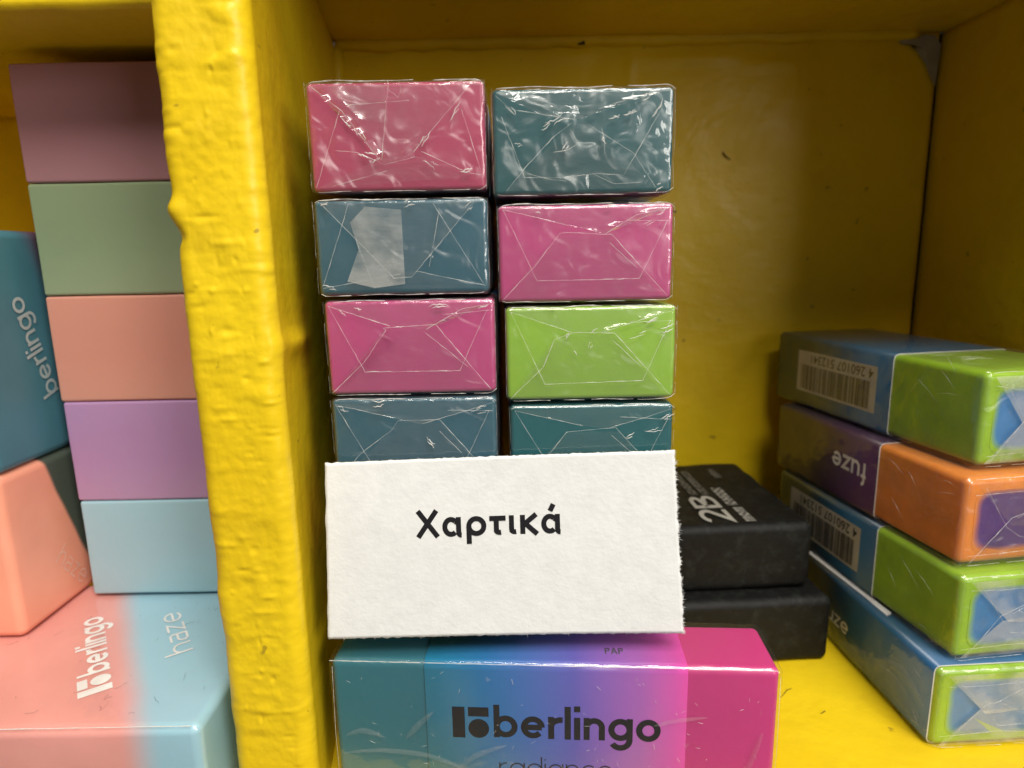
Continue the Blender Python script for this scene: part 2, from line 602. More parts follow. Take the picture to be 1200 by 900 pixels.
def folded_end(parent, w, hgt, y, kind, seed, dz=0.0, mat=None, sgn=-1, glow=1.0, rough=.09):
    """overlapping folded flaps of film at the end plane y (mm), and their crisp creased edges"""
    rnd = random.Random(seed)
    fd = FOLDS[kind]
    j = [rnd.uniform(-.04, .04) for _ in range(60)]

    def pt(u, v, dy):
        k = int((u * 7 + v * 13) * 3) % 60
        return (-w / 2 + (u + j[k] * (0.1 < u < .9)) * w, y + sgn * dy, dz + (v + j[(k + 7) % 60] * (0.1 < v < .9)) * hgt)
    fm = mat or M['film'][1]
    for i, fl in enumerate(fd['flaps']):
        bm = bmesh.new()
        bm.faces.new([bm.verts.new(Vector(pt(u, v, .08 + .07 * i))) for u, v in fl])
        bmesh.ops.triangulate(bm, faces=bm.faces[:])
        bmesh.ops.subdivide_edges(bm, edges=bm.edges[:], cuts=11 if rough > .1 else 5, use_grid_fill=True)
        for v in bm.verts:
            p_ = Vector((v.co.x * .22, seed * 1.3 + i, v.co.z * .22))
            rd = (1 - abs(mn.noise(p_)) * 3.2)
            rd2 = (1 - abs(mn.noise(p_ * 2.3 + Vector((5, 0, 0)))) * 3.0)
            v.co.y += sgn * (rough * max(0, rd) ** 2 + rough * .45 * max(0, rd2) ** 2)
        V = [v.co * MM for v in bm.verts]
        bm.verts.index_update()
        Fc = [tuple(v.index for v in f.verts) for f in bm.faces]
        bm.free()
        link('film_flap', V, Fc, fm, parent)
    V, Fc = [], []
    for ln in fd['lines']:
        pts = []
        for a, b in zip(ln[:-1], ln[1:]):
            n = max(2, int(math.hypot((a[0] - b[0]) * w, (a[1] - b[1]) * hgt) / .7))
            for k in range(n):
                f = k / n
                pts.append((a[0] + (b[0] - a[0]) * f, a[1] + (b[1] - a[1]) * f))
        pts.append(ln[-1])
        P3 = [Vector(pt(u, v, .2)) + Vector((rnd.gauss(0, .03), 0, rnd.gauss(0, .03))) for u, v in pts]
        # jitter of pt() breaks straightness: use eased interpolation of the end points instead
        ends = [Vector(pt(u, v, .2)) for u, v in ln]
        P3 = []
        for a, b in zip(ends[:-1], ends[1:]):
            n = max(2, int((b - a).length / .6))
            for k in range(n):
                P3.append(a.lerp(b, k / n) + Vector((rnd.gauss(0, .018), 0, rnd.gauss(0, .018))))
        P3.append(ends[-1])
        ph = rnd.uniform(0, 6)
        tube(V, Fc, P3, [(.016 + .045 * abs(mn.noise(Vector((ph + i * .33, seed, 1)))) * 1.8 + rnd.uniform(0, .012)) * glow for i in range(len(P3))], 5)
    link('film_crease', V, Fc, M['ridge'], parent)


def crumple(parent, w, hgt, y, spots, seed, dz=0.0):
    """crinkle highlights drawn as small whitish puckers where the film is gathered; spots = (u, v, du, dv, length mm)"""
    rnd = random.Random(seed)
    V, Fc = [], []
    for (u, v, ang, L, th) in spots:
        c = Vector((-w / 2 + u * w, y - .28, dz + v * hgt))
        for k in range(2):
            a = R(ang + rnd.uniform(-7, 7))
            l = L * rnd.uniform(.25, .7)
            o = c + Vector((rnd.uniform(-.5, .5), 0, rnd.uniform(-.4, .4)))
            n = 7
            cv = rnd.uniform(-.6, .6)
            pts = [o + Vector((math.cos(a + cv * (i / n - .5)) * l * (i / n - .5), 0, math.sin(a + cv * (i / n - .5)) * l * (i / n - .5) + rnd.gauss(0, .06))) for i in range(n + 1)]
            tube(V, Fc, pts, [.8 * th * math.sin(math.pi * (i + .3) / (n + .6)) * rnd.uniform(.5, 1) + .01 for i in range(n + 1)], 5)
    link('film_pucker_glint', V, Fc, M['ridge_hi'], parent)


def edge_glints(parent, w, hgt, y, seed, dz=0.0, top=True, th=.07):
    """rolled film edge round the end of a bar: broken, wandering bead"""
    rnd = random.Random(seed)
    V, Fc = [], []
    hw = w / 2 + .04
    runs = []
    for side in ('t', 'b', 'l', 'r'):
        u = rnd.uniform(.0, .06)
        while u < 1:
            ln = rnd.uniform(.12, .5) if side != 't' else rnd.uniform(.3, .8)
            runs.append((side, u, min(1, u + ln)))
            u += ln + rnd.uniform(.01, .12)
    for side, a, b in runs:
        n = max(4, int((b - a) * (w if side in 'tb' else hgt) / .5))
        pts = []
        ph = rnd.uniform(0, 9)
        for k in range(n + 1):
            f = a + (b - a) * k / n
            wob = mn.noise(Vector((f * 5 + ph, seed * .37, 0))) * .2
            cr = .55 * (max(0, 1 - min(f, 1 - f) / .05) ** 2)
            if side == 't': p = (-hw + f * 2 * hw, y - .05, dz + hgt + .05 + wob - cr)
            elif side == 'b': p = (-hw + f * 2 * hw, y - .05, dz - .02 + wob * .7 + cr)
            elif side == 'l': p = (-hw + wob * .5, y - .05, dz + f * hgt)
            else: p = (hw + wob * .5, y - .05, dz + f * hgt)
            pts.append(p)
        k0 = {'t': 1.3, 'b': .7, 'l': .22, 'r': .3}[side] * th
        tube(V, Fc, pts, [k0 * (.35 + abs(mn.noise(Vector((i * .4 + ph, 3, seed))) * 1.6)) for i in range(len(pts))], 5)
    link('film_edge', V, Fc, M['ridge_hi'], parent)


# ------------------------------------------------------------------ the shelf (setting)
SHELF = thing('yellow_shelf', (0, 112, -75), 0, 'thickly painted yellow wooden shelf with two cubbyholes', 'shelf', kind='structure')
SHELF_INV = -SHELF.location


def shelf_part(name, V, Fc, mat):
    V = [P(*v) + SHELF_INV for v in V]
    return link(name, V, Fc, mat, SHELF)


def sheet(name, o, ex, ey, nx, ny, disp=None, mat=None, thick=None):
    """slab face: grid from corner o with spans ex, ey; disp(p) is a height along ex x ey; skirt + back when thick"""
    o, ex, ey = Vector(o), Vector(ex), Vector(ey)
    nz = ex.cross(ey).normalized()
    V, Fc = [], []
    for j in range(ny + 1):
        for i in range(nx + 1):
            p = o + ex * (i / nx) + ey * (j / ny)
            if disp:
                p = p + nz * disp(p)
            V.append(p)
    for j in range(ny):
        for i in range(nx):
            a = j * (nx + 1) + i
            Fc.append((a, a + 1, a + nx + 2, a + nx + 1))
    if thick:
        b = len(V)
        for (i, j) in ((0, 0), (1, 0), (1, 1), (0, 1)):
            V.append(o + ex * i + ey * j - nz * thick)
        lo = [i for i in range(nx + 1)]
        hi = [ny * (nx + 1) + i for i in range(nx + 1)]
        lf = [j * (nx + 1) for j in range(ny + 1)]
        rt = [j * (nx + 1) + nx for j in range(ny + 1)]
        Fc.append(tuple(lo[::-1]) + (b, b + 1))
        Fc.append(tuple(hi) + (b + 2, b + 3))
        Fc.append(tuple(lf) + (b + 3, b))
        Fc.append(tuple(rt[::-1]) + (b + 1, b + 2))
        Fc.append((b + 3, b + 2, b + 1, b))
    return shelf_part(name, V, Fc, mat or M['paint'])


def lumps(p, a=.25, s=.09, seed=0.):
    q = Vector(p) * s + Vector((seed, seed * 2, 0))
    return mn.fractal(q, 1.0, 2.1, 3) * a


DB = 150.0
sheet('shelf_floor', (-134, 68, -75), (240, 0, 0), (0, DB - 68, 0), 120, 42, lambda p: -abs(lumps(p, .16)), thick=14)
# back panel, ending just short of the right-hand side panel (the open joint shows as a dark line)


def backd(p):
    d = lumps(p, .22, .06, 3)
    # runs and sags of old paint under the top joint
    for (cx, cz, w, h, a) in ((14, 42.6, 5, 1.0, .5), (40, 41.6, 9, .9, .55), (58, 40.2, 6, 1.0, .5), (68, 33, 2.2, 1.2, .45), (27, 40, 1.0, 4, .3), (63, 36, .9, 4, .35)):
        d += a * math.exp(-((p.x - cx) / w) ** 2 - ((p.z - cz) / h) ** 2)
    return d


sheet('back_panel', (-37, DB, -75), (130.9, 0, 0), (0, 0, 121), 150, 130, backd, thick=8)
sheet('back_panel', (-134, DB, -75), (90, 0, 0), (0, 0, 108), 40, 50, lambda p: lumps(p, .2, .06, 9), thick=8)
sheet('joint_shadow_strip', (93.6, DB + .9, -75), (2.2, 0, 0), (0, 0, 121), 2, 4, mat=M['gap'], thick=1)
sheet('side_panel', (95.0, DB + 9, -75), (0, -(DB + 9 - 70), 0), (0, 0, 121), 60, 80, lambda p: lumps(p, .18, .07, 5), thick=12)
sheet('side_panel', (-134, 74, -75), (0, DB - 74, 0), (0, 0, 108), 20, 20, None, thick=10)
# top boards (faces look down)
sheet('top_board', (-37, DB + 1, 46), (144, 0, 0), (0, -(DB + 1 - 72), 0), 110, 60, lambda p: lumps(p, .3, .08, 7), thick=14)


def roll_board(name, x0, x1, y0, y1, z0, z1, r, seed):
    V, Fc = gridbox(x1 - x0, y1 - y0, z1 - z0, r, (60, 20, 12), 4, lambda v, n: n * lumps(v, .3, .1, seed), scale=1)
    V = [((x0 + x1) / 2 + x, (y0 + y1) / 2 + y, z0 + z) for x, y, z in V]
    shelf_part(name, V, Fc, M['paint'])


roll_board('top_board', -134, -40.5, 89.5, DB + 4, 32.3, 47, 1.0, 4)


# the divider: a tapering board with rounded, lumpy, thickly painted front
def divider():
    fl, fr, bl, br, y0, y1 = -38.1, -27.4, -42.2, -37.0, 74.0, DB - .4
    ring = []
    rc = 2.0
    # left side back -> front
    for k in range(30):
        f = k / 30
        y = y1 + (y0 + rc - y1) * f
        ring.append((bl + (fl - bl) * f, y, -1, 0))
    for k in range(8):
        a = R(180 + 90 * k / 8)
        ring.append((fl + rc + rc * math.cos(a), y0 + rc + rc * math.sin(a), math.cos(a), math.sin(a)))
    for k in range(64):
        f = k / 64
        ring.append((fl + rc + (fr - fl - 2 * rc) * f, y0, 0, -1))
    for k in range(10):
        a = R(270 + 90 * k / 10)
        ring.append((fr - rc + rc * math.cos(a), y0 + rc + rc * math.sin(a), math.cos(a), math.sin(a)))
    for k in range(61):
        f = k / 60
        y = y0 + rc + (y1 - y0 - rc) * f ** 1.3
        ring.append((fr + (br - fr) * f ** 1.3, y, 1, 0))
    n = len(ring)
    zs = [-75.2 + 121.6 * k / 520 for k in range(521)]
    rnd = random.Random(5)
    dents = [(rnd.uniform(-37, -28.5), rnd.uniform(-74, 42), rnd.choice((.25, .35, .5, .9, 1.4)), rnd.uniform(.2, .6), rnd.uniform(-.16, .16)) for _ in range(150)]
    V, Fc = [], []
    for z in zs:
        for (x, y, nx, ny) in ring:
            p = Vector((x, y, z))
            d = mn.fractal(Vector((x * .16, y * .12, z * .10)), 1, 2, 2) * .20 * (.35 + .65 * max(0, -ny))
            front = max(0, -ny) ** .5 if ny < 0 else 0
            fine = mn.noise(Vector((x * .45, y * .4, z * .45 + 4))) * .075 + mn.noise(Vector((x * .95 + 9, y, z * .95))) * .05 + mn.noise(Vector((x * 2.1, y, z * 2.1))) * .022
            fine += max(0, mn.noise(Vector((x * .22, 2, z * .55))) - .25) * .35 * (1 if z > -10 else .5)
            d += fine * (.12 + .88 * front)
            if front > .2:
                for (cx, cz, sx, sz, a) in dents:
                    if abs(z - cz) < 3 * sz and abs(x - cx) < 3 * sx:
                        d += a * math.exp(-((x - cx) / sx) ** 2 - ((z - cz) / sz) ** 2)
            # wandering left edge
            if x < -35 and y < 84:
                wl = min(1, max(0, (-35 - x) / 2.4)) ** 2 * min(1, (84 - y) / 5)
                wl = wl * wl * (3 - 2 * wl)
                d += wl * (.25 * mn.noise(Vector((1, 5, z * .13))) + .8 * math.exp(-((z - 5.9) / 1.3) ** 2) - .45 * math.exp(-((z - 3.0) / 1.0) ** 2))
            # sagging drip across the right side
            if nx > .5:
                d += .75 * math.exp(-((z + 10.3 + (y - 82) * .06) / 1.5) ** 2) * math.exp(-((y - 84) / 7.5) ** 2)
            V.append((x + nx * d, y + ny * d, z))
    for k in range(len(zs) - 1):
        for i in range(n - 1):
            a = k * n + i
            Fc.append((a, a + 1, a + n + 1, a + n))
    Fc.append(tuple(range(n))[::-1])
    Fc.append(tuple((len(zs) - 1) * n + i for i in range(n)))
    shelf_part('divider', V, Fc, M['paint'])


divider()
# thick paint fillet where the back meets the top, and where it meets the divider
for nm, a, b, r0 in (('paint_bead', (-36.5, DB - .2, 45.6), (88.5, DB - .2, 45.8), 1.5), ('paint_bead', (-36.6, DB - .2, -74), (-36.7, DB - .2, 45), 1.6)):
    V, Fc = [], []
    n = 90
    a, b = Vector(a), Vector(b)
    pts = [a.lerp(b, k / n) + Vector((0, 0, mn.noise(Vector((k * .21, 7, 1))) * .35)) for k in range(n + 1)]
    tube(V, Fc, pts, [r0 * (1 + .3 * mn.noise(Vector((k * .33, 2, 8)))) for k in range(n + 1)], 10)
    V = [(v[0] / MM, v[1] / MM, v[2] / MM) for v in V]
    shelf_part(nm, V, Fc, M['paint'])
# bare grey filler where the paint came away in the upper right corner
V = [(84.6, 45.0), (86.2, 45.9), (88.2, 44.6), (90.2, 45.4), (92.6, 45.2), (94.0, 43.2), (93.9, 38.2), (93.7, 34.8), (92.6, 36.2), (91.2, 39.4), (89.2, 41.8), (87.2, 43.4), (85.2, 43.7)]
vv = [(x, DB - .42 - .12 * (k % 3), z) for k, (x, z) in enumerate(V)]
cx = (90.6, DB - .75, 42.6)
Fc = [(k, (k + 1) % len(V), len(V)) for k in range(len(V))]
shelf_part('bare_filler_patch', vv + [cx], [f[::-1] for f in Fc], M['bare'])
# small chips and scratches in the paint
V, Fc = [], []
for pts, r0 in (([(47.8, DB - .35, 22.2), (48.6, DB - .4, 21.2), (49.8, DB - .35, 20.4)], .16), ([(37, DB - .3, 9.6), (38, DB - .3, 9.4)], .16), ([(15.5, DB - 1.2, 44.6), (17.0, DB - 1.4, 44.8)], .5),
                ([(45, 97, -74.95), (47, 99, -74.93), (48, 99.4, -74.95)], .07), ([(50, 93, -74.95), (51, 93.6, -74.95)], .08), ([(44, 103, -74.95), (46, 103.4, -74.95)], .1)):
    tube(V, Fc, pts, [r0 * .5, r0, r0 * .4][:len(pts)], 5)
V = [(v[0] / MM, v[1] / MM, v[2] / MM) for v in V]
shelf_part('paint_chips', V, Fc, M['gap'])['kind'] = 'stuff'

# ------------------------------------------------------------------ rubber and card colours
PINK = (.46, .05, .19)
PINK_DIMMED = (.40, .045, .115)  # the same pink, with dim reddish bounce light painted into it
DTEAL = (.008, .085, .10)
TEAL = (.025, .13, .17)
BLUT = (.018, .095, .14)
GREEN = (.016, .11, .125)
LIME = (.25, .46, .03)
M['sleeve_rad'] = gradient('blue_to_pink_card', 1, [(0, (.02, .30, .58)), (.3, (.05, .20, .52)), (.55, (.15, .10, .42)), (.8, (.40, .09, .38)), (1, (.72, .06, .36))], -17, 17.5, .35)
M['card_edge'] = plain('white_card_edge', (.7, .69, .66), .7)
M['black_ink'] = plain('black_ink', (.012, .011, .014), .35)
M['white_ink'] = plain('white_ink', (.86, .85, .82), .5)
M['grey_ink'] = plain('grey_ink', (.10, .09, .12), .5)
rub = {}


def rubber(col, name):
    if name not in rub:
        rub[name] = plain(name, col, .38, .25)
    return rub[name]


# ------------------------------------------------------------------ radiance type erasers
def rad_body(parent, W_, L_, T_, front, back, name):
    """rubber block running along y, tinted front end to back end"""
    mt = gradient(name, 1, [(0, front), (.35, front), (.65, back), (1, back)], -L_ / 2, L_ / 2, .36, .2)
    V, Fc = gridbox(W_, L_, T_, .6, (3, 8, 2), 3, lambda v, n: n * (mn.noise(v * .2 + Vector((len(name), 0, 0))) * .07))
    return link('rubber_block', V, Fc, mt, parent)


def stack_eraser(x0, x1, z0, z1, colour, back, kind, seed, label, fm=1, spots=(), yaw=0.0, dy=0.0, cloud=False):
    if z0 > -20:
        z0, z1 = z0 - .3, z1 + .1
    w, h = (x1 - x0), (z1 - z0)
    L = 58.0
    t = thing('eraser', ((x0 + x1) / 2, 81 + dy + L / 2 + .4, z0), yaw, label, 'eraser', 'film wrapped erasers in the middle stack, ends facing out')
    bw, bh = w - .3, h - .2
    nm = {PINK: 'pink_rubber', PINK_DIMMED: 'rose_rubber', DTEAL: 'dark_teal_rubber', TEAL: 'teal_rubber', BLUT: 'petrol_blue_rubber', GREEN: 'sea_green_rubber', LIME: 'lime_rubber'}[colour]
    o = rad_body(t, bw, L, bh, colour, back, nm)
    o.location.z = .1 * MM
    V, Fc, fmi = sleeve_mesh(bw, bh, -17, 18, .6, .12)
    s = link('card_sleeve', V, Fc, [M['sleeve_rad'], M['card_edge']], t, fm=fmi)
    s.location.z = .1 * MM
    film(t, bw + .12, L, bh + .12, .08, seed, .12 if fm < 2 else .2, r=.75, mat=M['filmcloud'] if cloud else fm, dz=.04)
    folded_end(t, bw, bh, -L / 2 - .45, kind, seed, .1, mat=M['filmcloud'] if cloud else None, rough=.42 if fm == 2 else .10)
    edge_glints(t, bw, bh, -L / 2 - .25, seed, .1)
    if spots:
        crumple(t, bw, bh, -L / 2 - .4, spots, seed, .1)
    return t


stack_eraser(-24.0, -2.5, 8.4, 20.7, PINK_DIMMED, GREEN, 'low', 11, 'pink wrapped eraser at top left of the middle stack, film badly creased', 2,
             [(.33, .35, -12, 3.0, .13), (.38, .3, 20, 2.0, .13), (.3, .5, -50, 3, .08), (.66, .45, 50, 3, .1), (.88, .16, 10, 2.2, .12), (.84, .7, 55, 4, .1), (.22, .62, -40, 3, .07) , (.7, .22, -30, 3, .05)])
stack_eraser(-1.9, 20.2, 7.6, 19.6, DTEAL, PINK, 'high', 12, 'dark teal wrapped eraser at top right of the middle stack', 2,
             [(.36, .72, 25, 3.5, .10), (.3, .66, 35, 3, .09), (.76, .76, 20, 2.6, .13), (.9, .78, 55, 3, .13), (.68, .74, 8, 2.4, .08), (.6, .5, -60, 1.6, .12), (.4, .44, 50, 2, .12), (.1, .8, -50, 3, .09), (.84, .9, 18, 3, .09), (.13, .48, 5, 1.5, .08), (.9, .06, 25, 2, .1)])
T2 = stack_eraser(-24.1, -2.5, -4.1, 7.2, BLUT, PINK, 'vee', 13, 'petrol blue wrapped eraser with a cloudy glue patch, second from top on the left', 1,
             [(.06, .93, 10, 1.6, .12), (.56, .96, 20, 2.6, .12), (.9, .92, 40, 2.2, .1), (.08, .08, -10, 2.5, .1), (.66, .42, 60, .8, .07)])
gz = film_mat('dried_glue_haze', .10, .20, .2, 1.0)
link('glue_patch', [Vector((-10.5 + 21 * u, -29.75 - .02 * k, .3 + 10.8 * v)) * MM for k, (u, v) in enumerate(((.17, .14), (.33, .06), (.512, .10), (.51, .93), (.30, .97), (.21, .80), (.25, .5)))], [(0, 1, 2, 3, 4, 5, 6)], gz, T2, smooth=False)
stack_eraser(-1.5, 20.5, -5.4, 6.2, PINK, GREEN, 'std', 14, 'bright pink wrapped eraser, second from top on the right, above the lime one', 1,
             [(.22, .95, 5, 2, .1), (.64, .95, 15, 2.4, .12), (.94, .9, 25, 2.6, .12), (.86, .82, 20, 2, .06)])
stack_eraser(-23.7, -1.9, -16.9, -5.1, PINK, GREEN, 'std', 15, 'pink wrapped eraser, third from top on the left, beside the lime one', 1,
             [(.2, .94, -20, 2, .13), (.66, .96, 6, 4, .12), (.93, .92, 20, 2.6, .14), (.1, .9, -35, 2, .08)])
stack_eraser(-.8, 21.2, -18.1, -6.3, LIME, BLUT, 'std', 16, 'lime green wrapped eraser, third from top on the right', 1,
             [(.86, .86, 25, 3, .14), (.93, .76, 20, 3, .12), (.78, .7, 15, 3, .09), (.36, .7, 50, 2, .08), (.5, .6, 60, 2, .06), (.53, .72, 40, 1.6, .06), (.42, .5, -60, 1.4, .05)])
stack_eraser(-23.7, -2.0, -29.2, -17.7, BLUT, PINK, 'std', 17, 'dark blue wrapped eraser on the left, its lower half behind the white card', 1,
             [(.06, .9, -20, 2, .12), (.3, .96, 3, 3, .1), (.92, .93, 20, 3, .12), (.6, .5, -45, 2.5, .1), (.9, .85, 15, 2.5, .07)])
stack_eraser(-.5, 21.2, -30.4, -19.0, GREEN, PINK, 'std', 18, 'sea green wrapped eraser on the right, its lower half behind the white card', 0,
             [(.95, .88, 35, 2.6, .12), (.72, .62, 25, 2.5, .1), (.88, .72, 12, 3, .06), (.24, .9, 0, .5, .1)])
stack_eraser(-23.9, -2.1, -40.5, -29.5, PINK, GREEN, 'std', 19, 'left eraser of the fifth row, hidden behind the white card', 1)
stack_eraser(-.5, 21.3, -41.1, -30.7, LIME, GREEN, 'std', 20, 'right eraser of the fifth row, hidden behind the white card', 1)
stack_eraser(-23.9, -2.1, -51.6, -40.8, GREEN, PINK, 'std', 21, 'left eraser of the lowest row behind the white card', 1)
stack_eraser(-.5, 21.3, -51.6, -41.3, PINK, GREEN, 'std', 22, 'right eraser of the lowest row behind the white card', 1)

# the eraser lying across, in front: turned so its length runs left-right
yawf = math.degrees(math.atan2(-4, 58.9))
LF, TF, HF = 60.0, 11.0, 22.6
d = Vector((math.cos(R(yawf)), math.sin(R(yawf)), 0))
nrm = Vector((-d.y, d.x, 0))
cen = Vector((-25.6, 77.0, 0)) + d * (LF / 2) + nrm * (TF / 2)
FB = thing('eraser', (cen.x, cen.y, -75), yawf, 'teal and pink eraser in a blue to pink sleeve, on edge under the white card', 'eraser')
mt = gradient('teal_to_pink_rubber', 0, [(0, (.03, .16, .20)), (.4, (.03, .14, .2)), (.6, PINK), (1, (.60, .045, .22))], -30, 30, .33, .2)
V, Fc = gridbox(LF - .8, TF - .8, HF - .6, 1.0, (10, 2, 4), 4)
o = link('rubber_block', V, Fc, mt, FB)
o.location.z = .3 * MM
# sleeve tube along x: build along y then turn
V, Fc, fmi = sleeve_mesh(TF - .8, HF - .6, -17.8, 16.8, .9, .22)
V = [(-y, x, z + .3 * MM) for x, y, z in V]
mt2 = gradient('blue_to_pink_sleeve', 0, [(0, (.02, .33, .62)), (.22, (.03, .22, .55)), (.56, (.12, .11, .44)), (.82, (.36, .11, .42)), (.94, (.62, .09, .42)), (1, (.80, .08, .42))], -16.3, 18.2, .32)
link('card_sleeve', V, Fc, [mt2, M['card_edge']], FB, fm=fmi)
yf = -(TF - .8) / 2 - .22
X0 = -LF / 2
V, Fc = [], []
icon(V, Fc, 4.7, 0)
place_print('logo', V, Fc, (X0 + 16.7, yf, HF - 11.4), (1, 0, 0), (0, 0, 1), 1, 1, M['black_ink'], FB)
V, Fc, wd = word('berlingo', .25, .14)
place_print('lettering', V, Fc, (X0 + 22.3, yf, HF - 11.2), (1, 0, 0), (0, 0, 1), 22.2 / wd, 3.35, M['black_ink'], FB)
V, Fc, wd = word('radiance', .085, .16)
place_print('lettering', V, Fc, (X0 + 22.9, yf, HF - 17.2), (1, 0, 0), (0, 0, 1), 15.4 / wd, 2.1, M['black_ink'], FB)
V, Fc, wd = word('PAP', .2, .12)
place_print('lettering', V, Fc, (X0 + 37.3, yf + 2.6, HF - .3 + .22), (1, 0, 0), (0, 1, 0), 2.5 / wd, 1.0, M['grey_ink'], FB)
film(FB, LF - .5, TF - .2, HF - .3, .12, 4.4, .14, n=(60, 14, 30), r=.9, mat=0, dz=.25)
# creases, bright upper fold and fine scratches of its film
rnd = random.Random(8)
V, Fc = [], []
for a, b in ((0, .21), (.215, .78), (.80, .99)):
    n = 40
    pts = [(X0 + .4 + (a + (b - a) * k / n) * (LF - .8), -TF / 2 - .02, HF - .1 + mn.noise(Vector((k * .3 + a * 9, 2, 2))) * .1) for k in range(n + 1)]
    tube(V, Fc, pts, [.05 + .05 * abs(mn.noise(Vector((k * .4, 5, a)))) for k in range(n + 1)], 6)
for pts in ([(.012, .0), (.009, .5), (.013, .96)], [(.990, .96), (.992, .5), (.99, 0)]):
    tube(V, Fc, [(X0 + u * LF, -TF / 2 - .1, v * HF) for u, v in pts], .025, 5)
link('film_edge', V, Fc, M['ridge_hi'], FB)


def streak(parent, path, wid, y, mat, axis='x', lift=.35):
    """reflection on the film, shaped as a shallow half-pipe along a path (u, v in mm), tapering at both ends"""
    n = 26
    pts = []
    m_ = len(path) - 1
    for k in range(n + 1):
        f = k / n * m_
        i = min(int(f), m_ - 1)
        g = f - i
        p0, p1, p2, p3 = path[max(0, i - 1)], path[i], path[i + 1], path[min(m_, i + 2)]
        pts.append([.5 * (2 * p1[c] + (p2[c] - p0[c]) * g + (2 * p0[c] - 5 * p1[c] + 4 * p2[c] - p3[c]) * g * g + (3 * p1[c] - p0[c] - 3 * p2[c] + p3[c]) * g ** 3) for c in (0, 1)])
    V, Fc = [], []
    for k, (u, v) in enumerate(pts):
        a_, b_ = pts[max(0, k - 1)], pts[min(n, k + 1)]
        t_ = Vector((b_[0] - a_[0], b_[1] - a_[1])).normalized()
        w_ = wid * math.sin(math.pi * (k + .2) / (n + .4)) ** .7
        for j in range(9):
            s_ = j / 8 * 2 - 1
            du, dv = -t_.y * s_ * w_ / 2, t_.x * s_ * w_ / 2
            h_ = lift * (1 - s_ * s_) * (w_ / wid) * (1 + .5 * mn.noise(Vector((k * .3, j * .5, u))))
            V.append((Vector((u + du, y - h_, v + dv)) if axis == 'x' else Vector((y - h_, u + du, v + dv))) * MM)
    for k in range(n):
        for j in range(8):
            a_ = k * 9 + j
            Fc.append((a_, a_ + 1, a_ + 10, a_ + 9) if axis == 'x' else (a_, a_ + 9, a_ + 10, a_ + 1))
    link('reflection_streak', V, Fc, mat, parent)


# reflections on the front film, each shaped as a thin cloudy fold
M['streak'] = film_mat('film_reflection_streak', .06, .0, .9, .6)
for path, wd_ in (([(2, 11.2), (4.5, 12.0), (7.4, 11.0)], .8), ([(1.4, 8.4), (7, 9.0), (14, 8.2), (20.5, 5.2)], .7), ([(10.2, 10.8), (12, 13), (14.2, 15.2)], .9),
                  ([(15.5, 4.5), (19.5, 8.4), (24.0, 10.4)], .8), ([(43.5, 14.0), (46.5, 14.9), (50.5, 15.5)], .6), ([(55.6, 7.0), (56.6, 10), (57.6, 13.5)], .7)):
    streak(FB, [(X0 + x, z) for x, z in path], wd_, -TF / 2 - .1, M['streak'])
V, Fc = [], []
for k in range(85):
    x, z = X0 + rnd.uniform(1, LF - 1), rnd.uniform(1, HF - 1.5)
    a, l = rnd.uniform(0, 3.1), rnd.uniform(.15, .9)
    tube(V, Fc, [(x, -TF / 2 - .33, z), (x + l * math.cos(a), -TF / 2 - .33, z + l * math.sin(a))], rnd.uniform(.012, .032), 4)
link('film_scratches', V, Fc, M['scr'], FB)['kind'] = 'stuff'

# ------------------------------------------------------------------ white card


